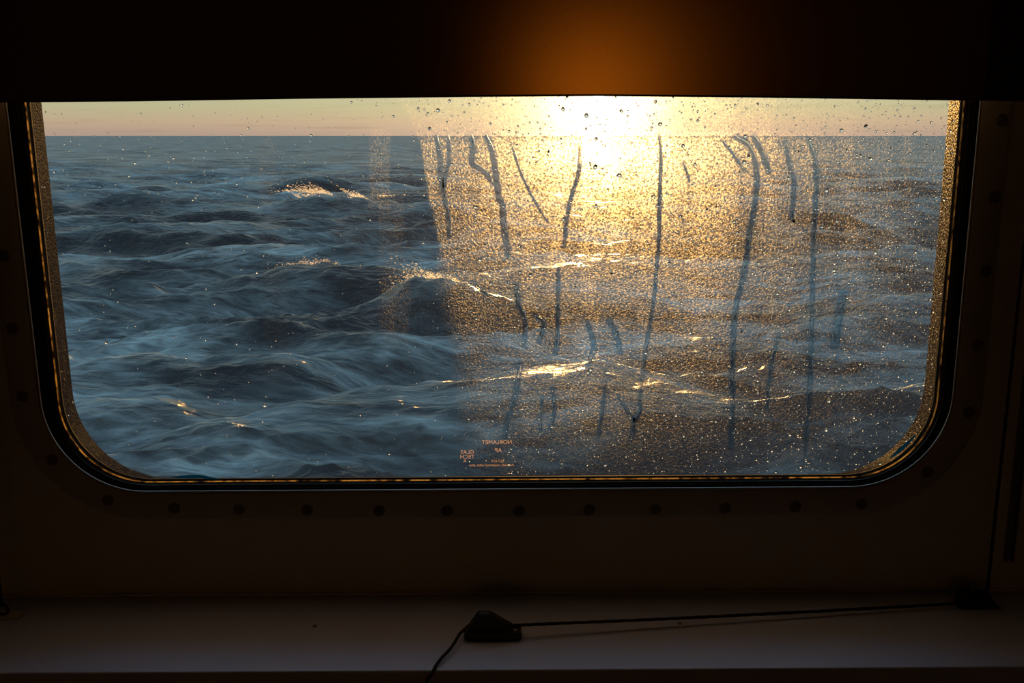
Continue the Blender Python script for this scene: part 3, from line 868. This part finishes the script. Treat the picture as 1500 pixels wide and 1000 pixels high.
# cord lock on the sill
pc = at_z(722, 938, SZ)
ck = empty('cord_lock', (pc.x, pc.y, SZ)); tag(ck, 'black wedge-shaped cord lock fixed on the white sill below the window', 'cord lock')
k_ = 0.000775
bm = bmesh.new(); bm_box(bm, pc.x-42*k_, pc.x+42*k_, pc.y-0.002, pc.y+0.020, SZ+0.0002, SZ+0.0105, 0.0035, 4)
base = from_bm('base', bm, M_black, ck, True)
prof_ = [(-36, 10), (40, 10), (28, 17), (20, 22), (-2, 36.5), (-8, 38), (-20, 38), (-24, 35), (-32, 20), (-38, 15)]
bm = bmesh.new()
a = [bm.verts.new((pc.x+x*k_, pc.y+0.003, SZ+z*k_)) for x, z in prof_]; b = [bm.verts.new((pc.x+x*k_, pc.y+0.016, SZ+z*k_)) for x, z in prof_]
bm.faces.new(a); bm.faces.new(b[::-1])
for k in range(len(a)): bm.faces.new((a[k], b[k], b[(k+1) % len(a)], a[(k+1) % len(a)]))
bmesh.ops.bevel(bm, geom=list(bm.edges), offset=0.0009, segments=2, affect='EDGES')
from_bm('housing', bm, M_black, ck)
bm = bmesh.new(); bm_box(bm, pc.x-21*k_, pc.x-3*k_, pc.y+0.0045, pc.y+0.0145, SZ+30*k_, SZ+38.8*k_, 0.0014, 3); from_bm('cam_lever', bm, M_black, ck, True)
for x in (-36, 33):
    bm = bmesh.new(); bm_cyl(bm, (pc.x+x*k_, pc.y+0.003 if x > 0 else pc.y+0.006, SZ+0.0111), 0.0030, 0.0016, 'Z', 18, 0.0024); o = from_bm('screw', bm, M_screw, ck, True); o['label'] = 'dull brass screw'
# pull cord: pulley -> lock -> over the sill edge
c0 = Vector((pb.x-0.020, pb.y+0.002, SZ+0.0045))
c1 = at_z(764, 913, SZ+0.0140); c1.y = pc.y+0.0095
pts = [c0, c0.lerp(c1, 0.35)-Vector((0, 0, 0.0012)), c0.lerp(c1, 0.7)-Vector((0, 0, 0.0012)), c1, Vector((pc.x, pc.y+0.0095, SZ+0.0125)), Vector((pc.x-40*k_, pc.y+0.008, SZ+0.0105))]
e1 = at_z(661, 948, SZ+0.006); e2 = at_z(643, 968, SZ+0.0035); e3 = Vector((at_z(632, 985, SZ+0.002).x, YF-0.0025, SZ-0.002))
pts += [e1, e2, e3, e3+Vector((-0.008, -0.003, -0.02)), e3+Vector((-0.014, -0.003, -0.12)), e3+Vector((-0.014, -0.002, -0.35))]
pcord = tube('pull_cord', pts, 0.0018, M_cord); tag(pcord, 'thin dark pull cord running along the sill through the lock and over its edge', 'cord')

# ------------------------------------------------------------------ sea
def sea_xy(u, v, zc=0.0):
    """place on the sea (level frame under the eye) hit by the line through this point of the view"""
    d = RX @ Vector(((u-750)/F, (500-v)/F, -1.0)); t = (-(SEA_H-zc))/d.z
    return d.x*t, d.y*t
NA, NR = 1500, 1000
az = np.radians(np.linspace(-46, 46, NA))
dep = np.concatenate([np.radians(np.geomspace(0.06, 1.0, 170, endpoint=False)), np.radians(np.linspace(1.0, 34, NR-170))])
r = SEA_H/np.tan(dep)
A, Rr = np.meshgrid(az, r)
x = (Rr*np.sin(A)).ravel(); y = (Rr*np.cos(A)).ravel(); rr = Rr.ravel()
drg = np.abs(np.gradient(r)); spacing = np.repeat(drg, NA); sp_t = rr*(az[1]-az[0])
h = np.zeros_like(x); dx = np.zeros_like(x); dy = np.zeros_like(x)
wr = np.random.default_rng(21)
main_dir = math.radians(-78)                       # the swell rolls roughly towards the ship
NW = 110
lam = np.geomspace(34, 0.55, NW)
for i, L in enumerate(lam):
    k = 2*math.pi/L
    th = main_dir+wr.normal(0, 0.42+0.25*(i/NW))
    amp = 0.0088*L**1.0*wr.uniform(0.5, 1.4)
    if L > 20: amp *= 0.6
    if 3.5 < L < 14: amp *= 1.25
    if L < 4: amp *= 1.1
    ph = wr.uniform(0, 2*math.pi); kx, ky = k*math.cos(th), k*math.sin(th)
    fade = np.clip((L/np.maximum(spacing*abs(math.sin(th))+sp_t*abs(math.cos(th)), 1e-6)-2.2)/2.5, 0, 1)
    p = kx*x+ky*y+ph
    # patches: short waves ride in groups
    h += fade*amp*np.cos(p)
    q = 0.75*amp*fade
    dx -= q*math.cos(th)*np.sin(p); dy -= q*math.sin(th)*np.sin(p)
# particular crests that can be seen in the photograph: u, v, half-width (m), length front/back (m), height (m), lean
foam = sstep(0.8, 1.8, h)*0.3
CR = [(640, 384, 3.0, 2.8, 2.4, 2.4), (696, 408, 3.0, 2.2, 2.2, 1.0), (560, 400, 5.0, 2.4, 3.0, 0.7), (780, 424, 5, 2.5, 3.5, 0.8), (866, 549, 3.6, 2.4, 4.6, 1.35), (792, 541, 1.7, 1.6, 2.4, 0.55),
      (475, 286, 10, 4.0, 6.0, 1.9), (465, 388, 4.5, 2.5, 3.5, 1.1), (850, 392, 6.5, 3.0, 5.0, 1.1), (590, 252, 18, 6, 9, 1.7), (250, 325, 11, 4, 6, 1.2),
      (1030, 492, 3.0, 2.0, 2.0, 0.25), (370, 356, 6, 3, 5, 0.9), (1280, 392, 7, 3, 5, 0.9), (430, 528, 2.6, 1.6, 2.2, 0.6), (180, 520, 3.0, 1.8, 2.5, 0.7),
      (1330, 430, 5, 2.5, 4, 0.8), (1000, 590, 2.6, 1.8, 2.6, 0.55), (620, 590, 4, 2, 3, 0.5), (480, 600, 2.5, 1.4, 2.2, 0.5), (200, 590, 2.5, 1.5, 2.5, 0.6), (560, 490, 2.8, 1.6, 2.4, 0.6)]
CREST3 = []
for (u, v, w, lf, lb, a) in CR:
    X0, Y0 = sea_xy(u, v, a)
    dxx = x-X0; dyy = y-Y0-0.10*dxx+0.25*np.sin(dxx*1.1+u)*min(1, w/6)
    g = np.exp(-(dxx/w)**2)*np.where(dyy < 0, np.exp(-(dyy/lf)**2), np.exp(-(dyy/lb)**2))
    h = h*(1-0.72*g)+a*g*(1+0.05*np.sin(dxx*2.3+dyy*1.1+u)+0.03*np.sin(dxx*4.7-dyy*2.9))
    # hollow in front so the face stands up
    h -= 0.35*a*np.exp(-(dxx/(w*1.1))**2)*np.exp(-((dyy+2.0*lf)/(1.3*lf))**2)
    dx *= (1-0.5*g); dy *= (1-0.5*g)
sl = np.hypot(dx, dy)
xx, yy = x+dx, y+dy
# earth's curve is nothing here; keep the far field flat
Ploc = np.stack([xx, yy, h-SEA_H], 1)
Pw = Ploc @ np.array(RY).T
Pw[:, 2] += CAMZ
me = grid_mesh('sea', Pw, NA, NR, None, {'foam': foam})
me.flip_normals()
sea = link_mesh('sea', me, M_sea, None)
tag(sea, 'rough dark blue open sea with wind-blown waves outside the window', 'sea', kind='stuff')
Hg = h.reshape(NR, NA); XG = xx.reshape(NR, NA); YG = yy.reshape(NR, NA)
def surf(px, py):
    a = math.atan2(px, py); d_ = math.atan2(SEA_H, math.hypot(px, py))
    j = int(np.clip(np.searchsorted(az, a), 0, NA-1)); i = int(np.clip(np.searchsorted(dep, d_), 0, NR-1))
    return Hg[i, j]
# spindrift torn off particular crests; flakes straight below the sun stand in for glitter
SPR = [(478, 284, 5.0, 1.0, 1.6, 2200, 'long far crest at the left, pinkish'), (466, 387, 1.5, 0.20, 1.1, 420, 'small wave crest left of centre'),
       (634, 385, 1.7, 0.5, 2.4, 1500, 'steep peaked wave left of the sun'), (850, 392, 2.0, 0.16, 1.1, 300, 'far crest straight below the sun, standing in for glitter'),
       (850, 548, 1.6, 0.10, 1.15, 300, 'near crest straight below the sun, standing in for glitter'), (1020, 489, 0.6, 0.08, 0.9, 120, 'small crest to the right below the sun')]
for (u, v, w, ht, a, nfl, where) in SPR:
    X0, Y0 = sea_xy(u, v, a*0.8); dist = math.hypot(X0, Y0); V = []; Fc = []
    for _ in range(nfl):
        px = X0+random.gauss(0, w*0.55); s = abs(px-X0)/w
        # ride on the actual crest line near Y0
        best = max(((surf(px, Y0+q), Y0+q) for q in (np.arange(-2.4, 2.5, 0.4) if w < 4 else np.arange(-7, 7.1, 0.7))))
        hh = random.expovariate(1/(ht*0.45))*math.exp(-s*s)
        p = Vector((px-hh*1.6, best[1]+random.gauss(0, 0.25), best[0]-SEA_H+0.08+hh))
        sz = dist*0.00022*random.uniform(0.6, 1.6)*(1 if w < 4 else 1.4); b = len(V)
        for _k in range(4):
            V.append(RY @ (p+Vector((random.gauss(0, sz*2.0), random.gauss(0, sz), random.gauss(0, sz)))) + Vector((0, 0, CAMZ)))
        Fc += [(b, b+1, b+2), (b, b+2, b+3), (b, b+3, b+1), (b+1, b+3, b+2)]
    o = mesh('sea_spray', V, Fc, M_spray, None, False)
    tag(o, 'sunlit spray blowing off the '+where, 'spray', kind='stuff')
